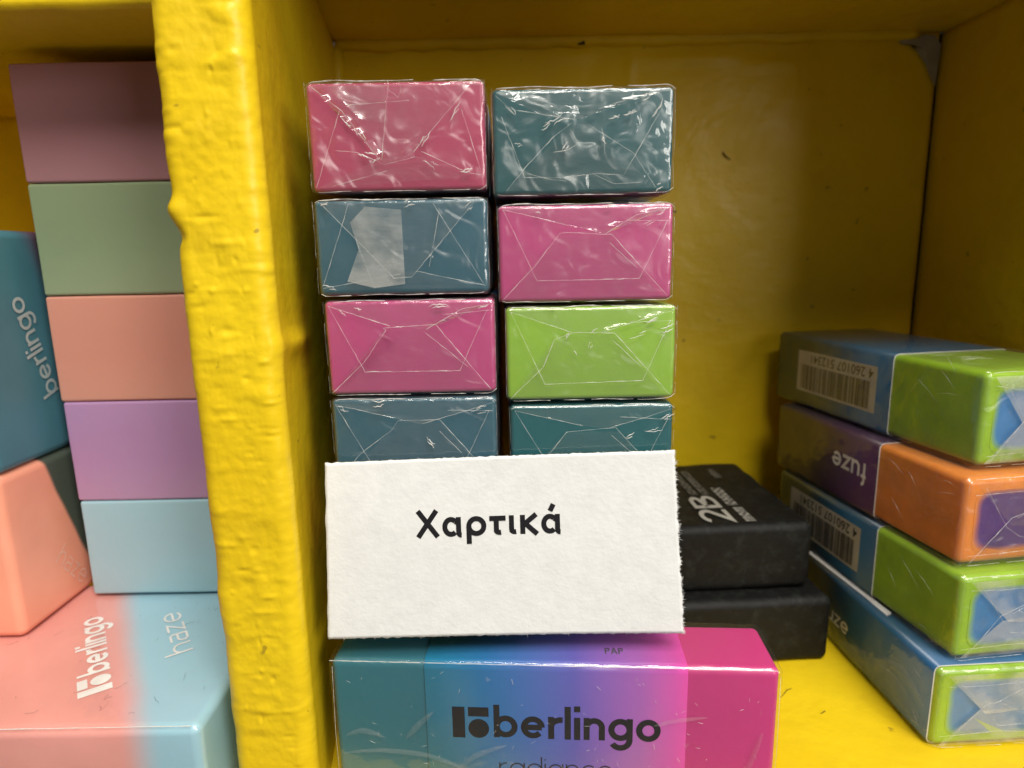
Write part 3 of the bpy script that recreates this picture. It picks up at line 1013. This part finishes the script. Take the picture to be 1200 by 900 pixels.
def card():
    a, b, c = Vector((-24.2, 79.9, -25.7)), Vector((-25.0, 77.0, -48.9)), Vector((20.9, 79.9, -25.1))
    w, h = 46.2, 23.4
    base = (Vector((-25.0, 77.0, -48.9)) + Vector((22.1, 77.0, -49.6))) / 2
    ex = Vector((46.1, 0, .1)).normalized()
    up = (Vector(((-24.2 + 20.9) / 2, 79.9, -25.4)) - base)
    t = bpy.data.objects.new('price_card', None)
    t.empty_display_size = .005
    COL.objects.link(t)
    ey = up.normalized()
    ex = (ex - ey * ex.dot(ey)).normalized()
    ez = ex.cross(ey)
    mm = Matrix((ex, ey, ez)).transposed().to_4x4()
    mm.translation = P(*base)
    t.matrix_world = mm
    tag(t, 'white paper card with rough torn edges lettered in Greek, in front of the middle stack', 'card')
    q = NT('white_card_stock')
    n = q.noise(380, 5, .6)
    c_ = q.mix(q.ramp(n, [(.35, 0), (.65, 1)]), (.68, .69, .685), (.73, .74, .735))
    c_ = q.mix(q.ramp(q.noise(75, 3), [(.6, 0), (.8, .35)]), c_, (.61, .615, .61))
    q.l(c_, q.b.inputs['Base Color'])
    q.b.inputs['Roughness'].default_value = .85
    q.l(q.bump(q.noise(1300, 4, .6), .00006), q.b.inputs['Normal'])
    nx, ny = 120, 60
    V, Fc = [], []
    H = up.length

    def pos(i, j):
        u, v = i / nx, j / ny
        x0 = -23.55 + .0 + v * .75
        x1 = 23.55 - v * 1.05
        x = x0 + (x1 - x0) * u
        y = v * (H - .0) + (.45 * (u - .5) * (2.2 * v - 1.2))
        if j == 0 or j == ny:
            s = 1 if j else -1
            y += (mn.noise(Vector((x * 1.3, 3 * s, 0))) * .12 + mn.noise(Vector((x * 5, 8 * s, 0))) * .08)
        if i == nx:
            x += mn.noise(Vector((1, y * .8, 0))) * .25 + mn.noise(Vector((3, y * 4.5, 0))) * .2
        if i == 0:
            x += mn.noise(Vector((1, y * .4, 0))) * .12
        z = .35 * (2 * u - 1) ** 2 + .15 * mn.noise(Vector((u * 2, v * 2, 0)))
        return x, y, z
    for lay in (0, -.35):
        for j in range(ny + 1):
            for i in range(nx + 1):
                x, y, z = pos(i, j)
                V.append((x * MM, y * MM, (z + lay) * MM))
    N = (nx + 1) * (ny + 1)
    for j in range(ny):
        for i in range(nx):
            k = j * (nx + 1) + i
            Fc.append((k, k + 1, k + nx + 2, k + nx + 1))
            Fc.append((N + k + nx + 1, N + k + nx + 2, N + k + 1, N + k))
    rim = [i for i in range(nx + 1)] + [j * (nx + 1) + nx for j in range(1, ny + 1)] + [ny * (nx + 1) + i for i in range(nx - 1, -1, -1)] + [j * (nx + 1) for j in range(ny - 1, 0, -1)]
    for k in range(len(rim)):
        p_, q_ = rim[k], rim[(k + 1) % len(rim)]
        Fc.append((q_, p_, N + p_, N + q_))
    link('card_sheet', V, Fc, q.m, t)
    # torn paper fibres along the edges
    rnd = random.Random(3)
    V, Fc = [], []

    def fib(p, dr, l, w_):
        b = len(V)
        px = Vector((-dr.y, dr.x, 0)) * w_
        bend = Vector((rnd.gauss(0, .25), rnd.gauss(0, .25), rnd.gauss(0, .3))) * l
        mid = p + dr * l * .55 + bend * .3
        tip = p + dr * l + bend
        for v in (p - px, p + px, mid + px * .6, mid - px * .6, tip):
            V.append(tuple(v * MM))
        Fc.append((b, b + 1, b + 2, b + 3))
        Fc.append((b + 3, b + 2, b + 4))
    for k in range(900):
        j = rnd.uniform(0, ny)
        x, y, z = pos(nx, j)
        fib(Vector((x - .1, y, z - rnd.uniform(.0, .35))), Vector((1, rnd.uniform(-.5, .5), 0)).normalized(), abs(rnd.gauss(.12, .16)) + .08, rnd.uniform(.015, .05))
    for k in range(1100):
        i = rnd.uniform(0, nx)
        top = rnd.random() < .5
        x, y, z = pos(i, ny if top else 0)
        fib(Vector((x, y - (.08 if top else -.08), z - rnd.uniform(.0, .35))), Vector((rnd.uniform(-.6, .6), 1 if top else -1, 0)).normalized(), abs(rnd.gauss(.05, .1)) + .04, rnd.uniform(.012, .04))
    o = link('torn_fibres', V, Fc, q.m, t, smooth=False)
    o['kind'] = 'stuff'
    V, Fc, wd = word(['Chi', 'alpha', 'rho', 'tau', 'iota', 'kappa', 'alphat'], .265, .17)
    V = [(x, y, z) for x, y, z in V]
    o = place_print('lettering', V, Fc, (-11.3, 13.6, .0), (1, .004, 0), (-.004, 1, 0), 19.1 / wd, 2.55, M['black_ink'], t, .04)
    for v in o.data.vertices:
        u_, v_ = (v.co.x / MM + 23.5) / 47, v.co.y / MM / H
        v.co.z += (.35 * (2 * u_ - 1) ** 2 + .15 * mn.noise(Vector((u_ * 2, v_ * 2, 0)))) * MM


card()

# ------------------------------------------------------------------ black erasers at the back
blk = plain('black_rubber', (.016, .0155, .015), .62, 0, .35, .3, 500, .00012)
dust = NT('dusty_black_rubber')
cc = dust.mix(dust.ramp(dust.noise(420, 6, .7), [(.5, 0), (.78, .5)]), (.006, .0058, .0055), (.035, .043, .038))
dust.l(cc, dust.b.inputs['Base Color'])
dust.b.inputs['Roughness'].default_value = .6
dust.b.inputs['Specular IOR Level'].default_value = .25
dust.l(dust.bump(dust.noise(600, 4), .00012), dust.b.inputs['Normal'])
GRP = 'black erasers at the back of the shelf'


def black_eraser(x0, x1, y0, z0, h, L, yaw, label, seed):
    w = x1 - x0
    t = thing('eraser', ((x0 + x1) / 2, y0 + L / 2, z0), yaw, label, 'eraser', GRP)
    V, Fc = gridbox(w, L, h, 1.6, (8, 8, 4), 5, lambda v, n: n * (mn.noise(v * .25 + Vector((seed, 0, 0))) * .22))
    link('rubber_block', V, Fc, dust.m, t)
    return t


black_eraser(24.0, 57.2, 106.0, -75, 12.9, 37, 3, 'black eraser lying on the shelf floor, lower of the two black ones', 1)
BE = black_eraser(22.4, 54.2, 109.3, -61.9, 13.0, 36, 3, 'black eraser printed 2B on its top, lying on the other black eraser', 6)
hz = 13.22
prn = plain('worn_white_print', (.34, .33, .29), .7)
prg = plain('worn_grey_print', (.13, .125, .11), .7)
V, Fc, wd = word('2B', .2, .14)
place_print('lettering', V, Fc, (1.9, -16.3, hz), (0, 1, 0), (-1, 0, 0), 12.5 / wd, 4.2, prn, BE)


def fake_line(name, x, y, length, hgt, mat, seed):
    rnd = random.Random(seed)
    V, Fc = [], []
    p = 0
    while p < length:
        w = rnd.uniform(.35, .8)
        b = len(V)
        k = rnd.randrange(3)
        for (a0, b0, a1, b1) in (((0, 0, w * .4, hgt), (w * .4, hgt * .35, w, hgt * .62)), ((0, 0, w, hgt * .3), (0, hgt * .3, w * .35, hgt), (w * .35, hgt * .7, w, hgt)), ((0, 0, w * .35, hgt), (w * .65, 0, w, hgt), (w * .35, hgt * .7, w * .65, hgt)))[k]:
            b = len(V)
            V.extend([(p + a0, b0, 0), (p + a1, b0, 0), (p + a1, b1, 0), (p + a0, b1, 0)])
            Fc.append((b, b + 1, b + 2, b + 3))
        p += w + .25
    place_print(name, V, Fc, (x, y, hz), (0, 1, 0), (-1, 0, 0), 1, 1, mat, BE)


fake_line('small_print', -.6, -2.5, 14, 1.6, prg, 1)
fake_line('small_print', 1.8, -2.5, 14, 1.6, prg, 2)
fake_line('small_print', 5.6, -16.5, 6.5, 1.9, prn, 3)
fake_line('small_print', 5.4, -8.6, 9, 2.2, prn, 4)
fake_line('small_print', 8.2, 7, 6, 1.6, prg, 5)

# ------------------------------------------------------------------ layered erasers on the right
M['blue_card'] = gradient('blue_card', 1, [(0, (.006, .12, .32)), (.25, (.006, .075, .15)), (1, (.006, .05, .085))], -28, 26, .33)
M['purple_card'] = gradient('purple_card', 1, [(0, (.045, .006, .05)), (1, (.03, .006, .025))], -10, 26, .35)
lime2 = plain('lime_green_rubber', (.27, .48, .015), .35, .25)
orange = plain('orange_rubber', (.76, .23, .03), .35, .25)
CW, CH = 22.4 - 4.6 + 1.2, 13.5 - 4.8 + 1.2
cream = plain('barcode_cream', (.52, .49, .40), .6)


def core_mat(name, col, edge, hw, hh):
    """inner layer of rubber bleeding softly into the outer colour at its rim"""
    q = NT(name)
    x = q.math('ABSOLUTE', q.math('MULTIPLY', q.axis(0), 1 / (hw * MM)))
    z = q.math('ABSOLUTE', q.math('MULTIPLY', q.axis(2), 1 / (hh * MM)))
    e = q.math('ADD', q.math('POWER', x, 8), q.math('POWER', z, 5))
    e = q.math('ADD', e, q.math('MULTIPLY_ADD', q.noise(300, 3), .3, -.15))
    n = q.ramp(q.noise(180, 4), [(.3, 0), (.7, 1)])
    c = q.mix(n, col, tuple(v * 1.35 + .01 for v in col))
    c = q.mix(q.ramp(e, [(.35, 0), (1.0, 1)]), c, edge)
    q.l(c, q.b.inputs['Base Color'])
    q.b.inputs['Roughness'].default_value = .4
    q.b.inputs['Subsurface Weight'].default_value = .25
    q.b.inputs['Subsurface Radius'].default_value = (.9, .6, .4)
    q.b.inputs['Subsurface Scale'].default_value = .003
    return q.m


def core_face(parent, w, h, r_, y, mat):
    """inner layer of rubber seen in the end of the block, proud by a hair"""
    V, Fc = [], []
    pts = []
    hw, hh = w / 2, h / 2
    for cx_, cz_, a0 in ((hw - r_, hh - r_, 0), (-hw + r_, hh - r_, 90), (-hw + r_, -hh + r_, 180), (hw - r_, -hh + r_, 270)):
        for k in range(7):
            a = R(a0 + 90 * k / 6)
            x, z = cx_ + r_ * math.cos(a), cz_ + r_ * math.sin(a)
            x += .25 * mn.noise(Vector((x * .5, z * .5, w)))
            z += .25 * mn.noise(Vector((x * .5, z * .5, w + 5)))
            pts.append((x, z))
    n = len(pts)
    for yy, g in ((y, 1), (y - .012, 1), (y + 1.0, 1)):
        V += [(x * g * MM, yy * MM, z * g * MM) for x, z in pts]
    for k in range(n):
        j = (k + 1) % n
        Fc.append((k, j, n + j, n + k))
        Fc.append((j, k, 2 * n + k, 2 * n + j))
    Fc.append(tuple(range(n, 2 * n)))
    o = link('rubber_core', V, Fc, mat, parent, smooth=False)
    return o


M['blue_core'] = core_mat('blue_rubber_core', (.02, .16, .40), (.27, .48, .015), CW / 2, CH / 2)
M['purple_core'] = core_mat('purple_rubber_core', (.06, .015, .16), (.76, .23, .03), CW / 2, CH / 2)


def barcode(parent, xs, y0, y1, z0, z1):
    """label on the left side (x = xs), bars and upside-down digits; y runs away from the viewer"""
    V = [Vector((xs - .03, y0, z0)) * MM, Vector((xs - .03, y0, z1)) * MM, Vector((xs - .03, y1, z1)) * MM, Vector((xs - .03, y1, z0)) * MM]
    link('barcode_label', V, [(0, 1, 2, 3)], cream, parent, smooth=False)
    rnd = random.Random(42)
    V, Fc = [], []
    y = y0 + 1.6
    while y < y1 - 1.6:
        wd = rnd.choice((.14, .14, .28, .42))
        b = len(V)
        zt = z1 - 2.9
        for yy, zz in ((y, z0 + .5), (y, zt), (y + wd, zt), (y + wd, z0 + .5)):
            V.append(Vector((xs - .07, yy, zz)) * MM)
        Fc.append((b, b + 1, b + 2, b + 3))
        y += wd + rnd.choice((.14, .14, .28, .4))
    link('barcode_bars', V, Fc, M['black_ink'], parent, smooth=False)
    cu = bpy.data.curves.new('barcode_digits', 'FONT')
    cu.body = '4 260107 512341'
    cu.size = 2.6 * MM
    cu.space_character = 1.02
    cu.offset = .00002
    tmp = bpy.data.objects.new('tmp', cu)
    COL.objects.link(tmp)
    bpy.context.view_layer.update()
    me = bpy.data.meshes.new_from_object(tmp)
    bpy.data.objects.remove(tmp)
    me.materials.clear()
    me.materials.append(M['black_ink'])
    o = bpy.data.objects.new('barcode_digits', me)
    COL.objects.link(o)
    o.parent = parent
    # text reads towards +y with its top pointing down, seen from -x
    ex, ey = Vector((0, 1, 0)), Vector((0, 0, -1))
    ez = ex.cross(ey)
    mm = Matrix((ex, ey, ez)).transposed().to_4x4()
    mm.translation = Vector((xs - .07, y0 + .9, z1 - .55)) * MM
    o.matrix_basis = mm
    o.scale = (1, 1, 1)


def layered(corner, yaw, w, L, h, z0, body, core, card_m, sy, label, seed, kind):
    """corner = x, y of the front left bottom corner"""
    ya = R(yaw)
    exv = Vector((math.cos(ya), math.sin(ya), 0))
    eyv = Vector((-math.sin(ya), math.cos(ya), 0))
    c = Vector((corner[0], corner[1], 0)) + exv * (w / 2) + eyv * (L / 2)
    t = thing('eraser', (c.x, c.y, z0), yaw, label, 'eraser', 'layered erasers stacked on the right')
    bw, bl, bh = w - .6, L - .6, h - .7
    V, Fc = gridbox(bw, bl, bh, 1.05, (4, 8, 3), 4, lambda v, n: n * (mn.noise(v * .22 + Vector((seed, 0, 0))) * .12))
    o = link('rubber_block', V, Fc, body, t)
    o.location.z = .35 * MM
    o = core_face(t, bw - 3.4, bh - 3.6, 1.9, -bl / 2 - .02, core)
    o.location.z = (.35 + bh / 2) * MM
    V, Fc, fmi = sleeve_mesh(bw, bh, -L / 2 + sy[0], (-L / 2 + sy[1]) if sy[1] > 48.9 else L / 2 - .2, .8, .25)
    s = link('card_sleeve', V, Fc, [card_m, M['card_edge']], t, fm=fmi)
    s.location.z = .35 * MM
    xs = -bw / 2 - .25
    film(t, bw + .5, bl, bh + .4, .14, seed, .2, n=(24, 30, 14), r=.95, mat=1, dz=.15)
    folded_end(t, bw, bh, -bl / 2 - .5, kind, seed + 3, .35, mat=M['filmcloud'] if seed > 30 else None)
    edge_glints(t, bw, bh, -bl / 2 - .3, seed, .35, th=.06)
    # film pulled tight over the near corner
    V, Fc = [], []
    rnd = random.Random(seed)
    for k in range(5):
        y0_, z0_ = -L / 2 + rnd.uniform(1, 14), rnd.uniform(1, h - 1)
        a = rnd.uniform(-.9, .9)
        l = rnd.uniform(2, 6)
        tube(V, Fc, [(xs - .22, y0_, z0_), (xs - .24, y0_ + l * .5 * math.cos(a), z0_ + l * .5 * math.sin(a) + .2), (xs - .22, y0_ + l * math.cos(a), min(h, max(0, z0_ + l * math.sin(a))))], [.01, .04, .01], 4)
    for k in range(6):
        x_, y_ = rnd.uniform(-w / 2 + 1, w / 2 - 1), -L / 2 + rnd.uniform(1, 16)
        a = rnd.uniform(-.6, .6)
        l = rnd.uniform(2, 6)
        tube(V, Fc, [(x_, y_, h + .12), (x_ + l * .5 * math.cos(a), y_ + l * .5 * math.sin(a), h + .2), (x_ + l * math.cos(a), y_ + l * math.sin(a), h + .1)], [.01, .05, .01], 4)
    link('film_crease', V, Fc, M['ridge'], t)
    return t, xs, L, h


t, xs, L, h = layered((62.8, 84.8), 3, 23, 50, 13.6, -75, lime2, M['blue_core'], M['blue_card'], (1.2, 49),
                      'lime eraser with long blue card sleeve, lowest in the right stack on the yellow floor', 31, 'core')
# reflection on the lower half of its sleeve, shaped as a cloudy film fold; small wording
for path, wd_ in (([(-L / 2 + 1, 2.2), (-L / 2 + 8, 4.2), (-L / 2 + 16, 3.6), (-L / 2 + 25, 1.8)], 4.6), ([(-L / 2 + 2, 6), (-L / 2 + 7, 8.2), (-L / 2 + 14, 6.4)], 1.8)):
    streak(t, path, wd_, xs - .3, M['streak'], axis='y')
V, Fc, wd = word('fuze', .2, .14)
place_print('lettering', V, Fc, (xs, -L / 2 + 31.5, 4.4), (0, -1, 0), (0, 0, 1), 8.6 / wd, 2.3, M['white_ink'], t, .05)
t, xs, L, h = layered((65.6, 86.2), 7, 23, 50, 14.0, -61.2, lime2, M['blue_core'], M['blue_card'], (18.5, 48.6),
                      'lime green eraser with barcode on its blue sleeve, third from top in the right stack', 34, 'core')
barcode(t, xs, -L / 2 + 22.6, -L / 2 + 45.5, 3.0, 11.6)
V, Fc = [], []
for k in range(13):
    y = -L / 2 + 13.5 + k * 2.0
    o_ = 1.0 if k > 2 else 1.9 - .3 * k
    for dx, dz in ((.2, .25), (-o_ * .35, -.05 - .05 * (k < 3)), (-o_ * .35, -.27 - .05 * (k < 3)), (.2, .02)):
        V.append(Vector((xs + dx, y, dz + .04 * mn.noise(Vector((k, 1, 2))))) * MM)
for k in range(12):
    for j in range(3):
        a = k * 4 + j
        Fc.append((a, a + 1, a + 5, a + 4))
link('card_flap', V, Fc, M['card_edge'], t, smooth=False)
t, xs, L, h = layered((66.2, 88.4), 8, 23, 50, 14.2, -47.0, orange, M['purple_core'], M['purple_card'], (18.5, 48.6),
                      'orange eraser with purple card sleeve, second from top in the right stack', 27, 'core')
V, Fc, wd = word('fuze', .22, .14)
place_print('lettering', V, Fc, (xs, -L / 2 + 21.2, 9.4), (0, 1, 0), (0, 0, -1), 9.6 / wd, 2.8, M['white_ink'], t, .05)
t, xs, L, h = layered((69.4, 91.4), 9.5, 23, 53, 15.0, -32.6, lime2, M['blue_core'], M['blue_card'], (18.5, 48.6),
                      'lime green eraser with barcode on its blue sleeve, top of the right stack', 36, 'core')
barcode(t, xs, -L / 2 + 22.0, -L / 2 + 45.5, 3.4, 12.0)

# ------------------------------------------------------------------ left cubbyhole
HAZE_G = 'plain pastel erasers stacked behind the divider'
TH = 17.45
zt = -57.1
SX0 = -75.0


def pastel(name, col, col2, k, label, wdt=27.5, y0=104.0, dx=0.0):
    z0 = zt + TH * k
    L = 36.0
    t = thing('eraser', (SX0 + dx + wdt / 2, y0 + L / 2, z0 + .03), 0, label, 'eraser', HAZE_G)
    mt = gradient(name, 2, [(0, col2), (.4, col), (1, col)], 0, TH, .5, .35, .0012)
    V, Fc = gridbox(wdt, L, TH - .12, .45, (3, 3, 3), 3, lambda v, n: n * (mn.noise(v * .12 + Vector((k, 3, 0))) * .08))
    link('rubber_block', V, Fc, mt, t)


pastel('sky_blue_rubber', (.32, .52, .59), (.34, .54, .60), 0, 'sky blue eraser at the bottom of the pastel stack behind the divider', dx=.4)
pastel('lilac_rubber', (.42, .24, .43), (.45, .28, .45), 1, 'lilac purple eraser in the pastel stack, under the salmon one', dx=.2)
pastel('salmon_rubber', (.62, .27, .20), (.66, .31, .23), 2, 'salmon pink eraser in the middle of the pastel stack')
pastel('sage_green_rubber', (.24, .31, .18), (.29, .35, .21), 3, 'sage green eraser, second from top in the pastel stack')
pastel('mauve_rubber', (.36, .17, .19), (.38, .19, .21), 4, 'dusky mauve eraser on top of the pastel stack behind the divider', dx=-.1)

# flat printed eraser at the front of the left cubbyhole
LH = 48.0
DH = 38.0
HFt = 17.3
HB = thing('eraser', (-40.6 - LH / 2, 71.3 + DH / 2, -75), 0, 'pink and sky blue eraser with white lettering, lying flat at the front left', 'eraser')


def two_tone(name, a, b, dirv, at, soft, rough=.42):
    q = NT(name)
    vm = q.n.new('ShaderNodeVectorMath')
    vm.operation = 'DOT_PRODUCT'
    vm.inputs[1].default_value = dirv
    q.l(q.tc.outputs['Object'], vm.inputs[0])
    w = q.math('MULTIPLY_ADD', q.noise(55, 2), .0024, vm.outputs['Value'])
    mr = q.n.new('ShaderNodeMapRange')
    mr.interpolation_type = 'SMOOTHSTEP'
    mr.inputs[1].default_value = (at - soft) * MM + .0012
    mr.inputs[2].default_value = (at + soft) * MM + .0012
    q.l(w, mr.inputs[0])
    n = q.noise(60, 3)
    a2 = q.mix(q.ramp(n, [(.35, 0), (.7, 1)]), a, tuple(min(1, v * 1.12 + .02) for v in a))
    c = q.mix(mr.outputs[0], a2, b)
    q.l(c, q.b.inputs['Base Color'])
    q.b.inputs['Roughness'].default_value = rough
    q.b.inputs['Subsurface Weight'].default_value = .3
    q.b.inputs['Subsurface Radius'].default_value = (.9, .6, .5)
    q.b.inputs['Subsurface Scale'].default_value = .003
    q.l(q.bump(q.noise(700, 3), .00003), q.b.inputs['Normal'])
    return q.m


tt = two_tone('pink_and_sky_blue_rubber', (.74, .32, .28), (.34, .58, .69), (.84, .54, 0), 3.6, 2.4)
V, Fc = gridbox(LH, DH, HFt, 1.3, (10, 10, 4), 4, lambda v, n: n * (mn.noise(v * .12) * .12))
link('rubber_block', V, Fc, tt, HB)
TD, TU = (-.571, .821, 0), (-.821, -.571, 0)
xb = 40.6 + LH / 2
yb = 71.3 + DH / 2
V, Fc = [], []
icon(V, Fc, 4.1, 0)
place_print('logo', V, Fc, (-56.3 + xb, 79.3 - yb, HFt + .05), TD, TU, 1, 1, M['white_ink'], HB, .05)
V, Fc, wd = word('berlingo', .23, .13)
place_print('lettering', V, Fc, (-56.3 - .571 * 5.2 + xb, 79.3 + .821 * 5.2 - yb, HFt + .05), TD, TU, 17.6 / wd, 2.75, M['white_ink'], HB, .05)
V, Fc, wd = word(['h', 'A2', 'z', 'e'], .12, .22)
place_print('lettering', V, Fc, (-49.3 + xb, 88.0 - yb, HFt + .05), TD, TU, 13.4 / wd, 2.6, M['white_ink'], HB, .05)
# film over it, and lint
film(HB, LH, DH, HFt, .15, 5.5, .08, n=(30, 26, 10), r=1.1, mat=0, dz=0)
V, Fc = [], []
rnd = random.Random(21)
for k in range(46):
    x, y = rnd.uniform(-14, 22), rnd.uniform(-17, 12)
    a = rnd.uniform(0, 6.3)
    pts = [(x, y, HFt + .33)]
    l = rnd.choice((.06, .1, .2, .35))
    for i in range(5):
        a += rnd.uniform(-.7, .7)
        x += math.cos(a) * l
        y += math.sin(a) * l
        pts.append((x, y, HFt + .33 + rnd.uniform(0, .05)))
    tube(V, Fc, pts, rnd.uniform(.009, .02), 4)
link('lint_fibres', V, Fc, plain('dark_lint', (.07, .07, .09), .9), HB)['kind'] = 'stuff'
# bright rolled film edge along its front
V, Fc = [], []
n = 60
pts = [(-LH / 2 + .6 + (LH - 1.6) * k / n, -DH / 2 + .15, HFt + .1 + mn.noise(Vector((k * .2, 1, 1))) * .08) for k in range(n + 1)]
tube(V, Fc, pts, [.06 + .05 * abs(mn.noise(Vector((k * .3, 4, 1)))) for k in range(n + 1)], 6)
link('film_edge', V, Fc, M['ridge_hi'], HB)

# two printed erasers standing on edge against the pastel stack
tp = two_tone('coral_and_shaded_green_rubber', (.80, .33, .22), (.07, .09, .07), (0, .94, .34), .9, .5)
PB = thing('eraser', (-77.1 - 9, 91.4 + 18, -57.5), 0, 'coral pink printed eraser standing on edge at the left, below the blue one', 'eraser')
V, Fc = gridbox(17.3, 36, 26.4, 1.4, (4, 8, 6), 4)
# the second colour, darkened by painted-in shade, is cut on a slant: shear the split by rotating its texture frame through the mesh order
link('rubber_block', V, Fc, tp, PB)
V, Fc, wd = word(['h', 'A2', 'z', 'e'], .1, .25)
a = R(-52)
place_print('lettering', V, Fc, (8.72, -9.3, 8.6), (0, math.cos(a), math.sin(a)), (0, -math.sin(a), math.cos(a)), 8.6 / wd, 2.4, plain('faded_pink_print', (.80, .50, .40), .6), PB, .03)
tb = two_tone('teal_and_plum_rubber', (.05, .17, .22), (.12, .06, .10), (0, .94, .34), 8.4, 2.5)
BB = thing('eraser', (-77.2 - 9, 91.0 + 19, -31.0), 0, 'pale teal printed eraser standing on edge at the left edge, on the coral one', 'eraser')
V, Fc = gridbox(17.3, 36, 36.6, 1.4, (4, 8, 6), 4)
link('rubber_block', V, Fc, tb, BB)
V, Fc, wd = word('berlingo', .2, .13)
a = R(107)
place_print('lettering', V, Fc, (8.72, -2.6, 10.4), (0, math.cos(a), math.sin(a)), (0, -math.sin(a), math.cos(a)), 17 / wd, 2.6, plain('pale_print', (.36, .42, .43), .6), BB, .03)
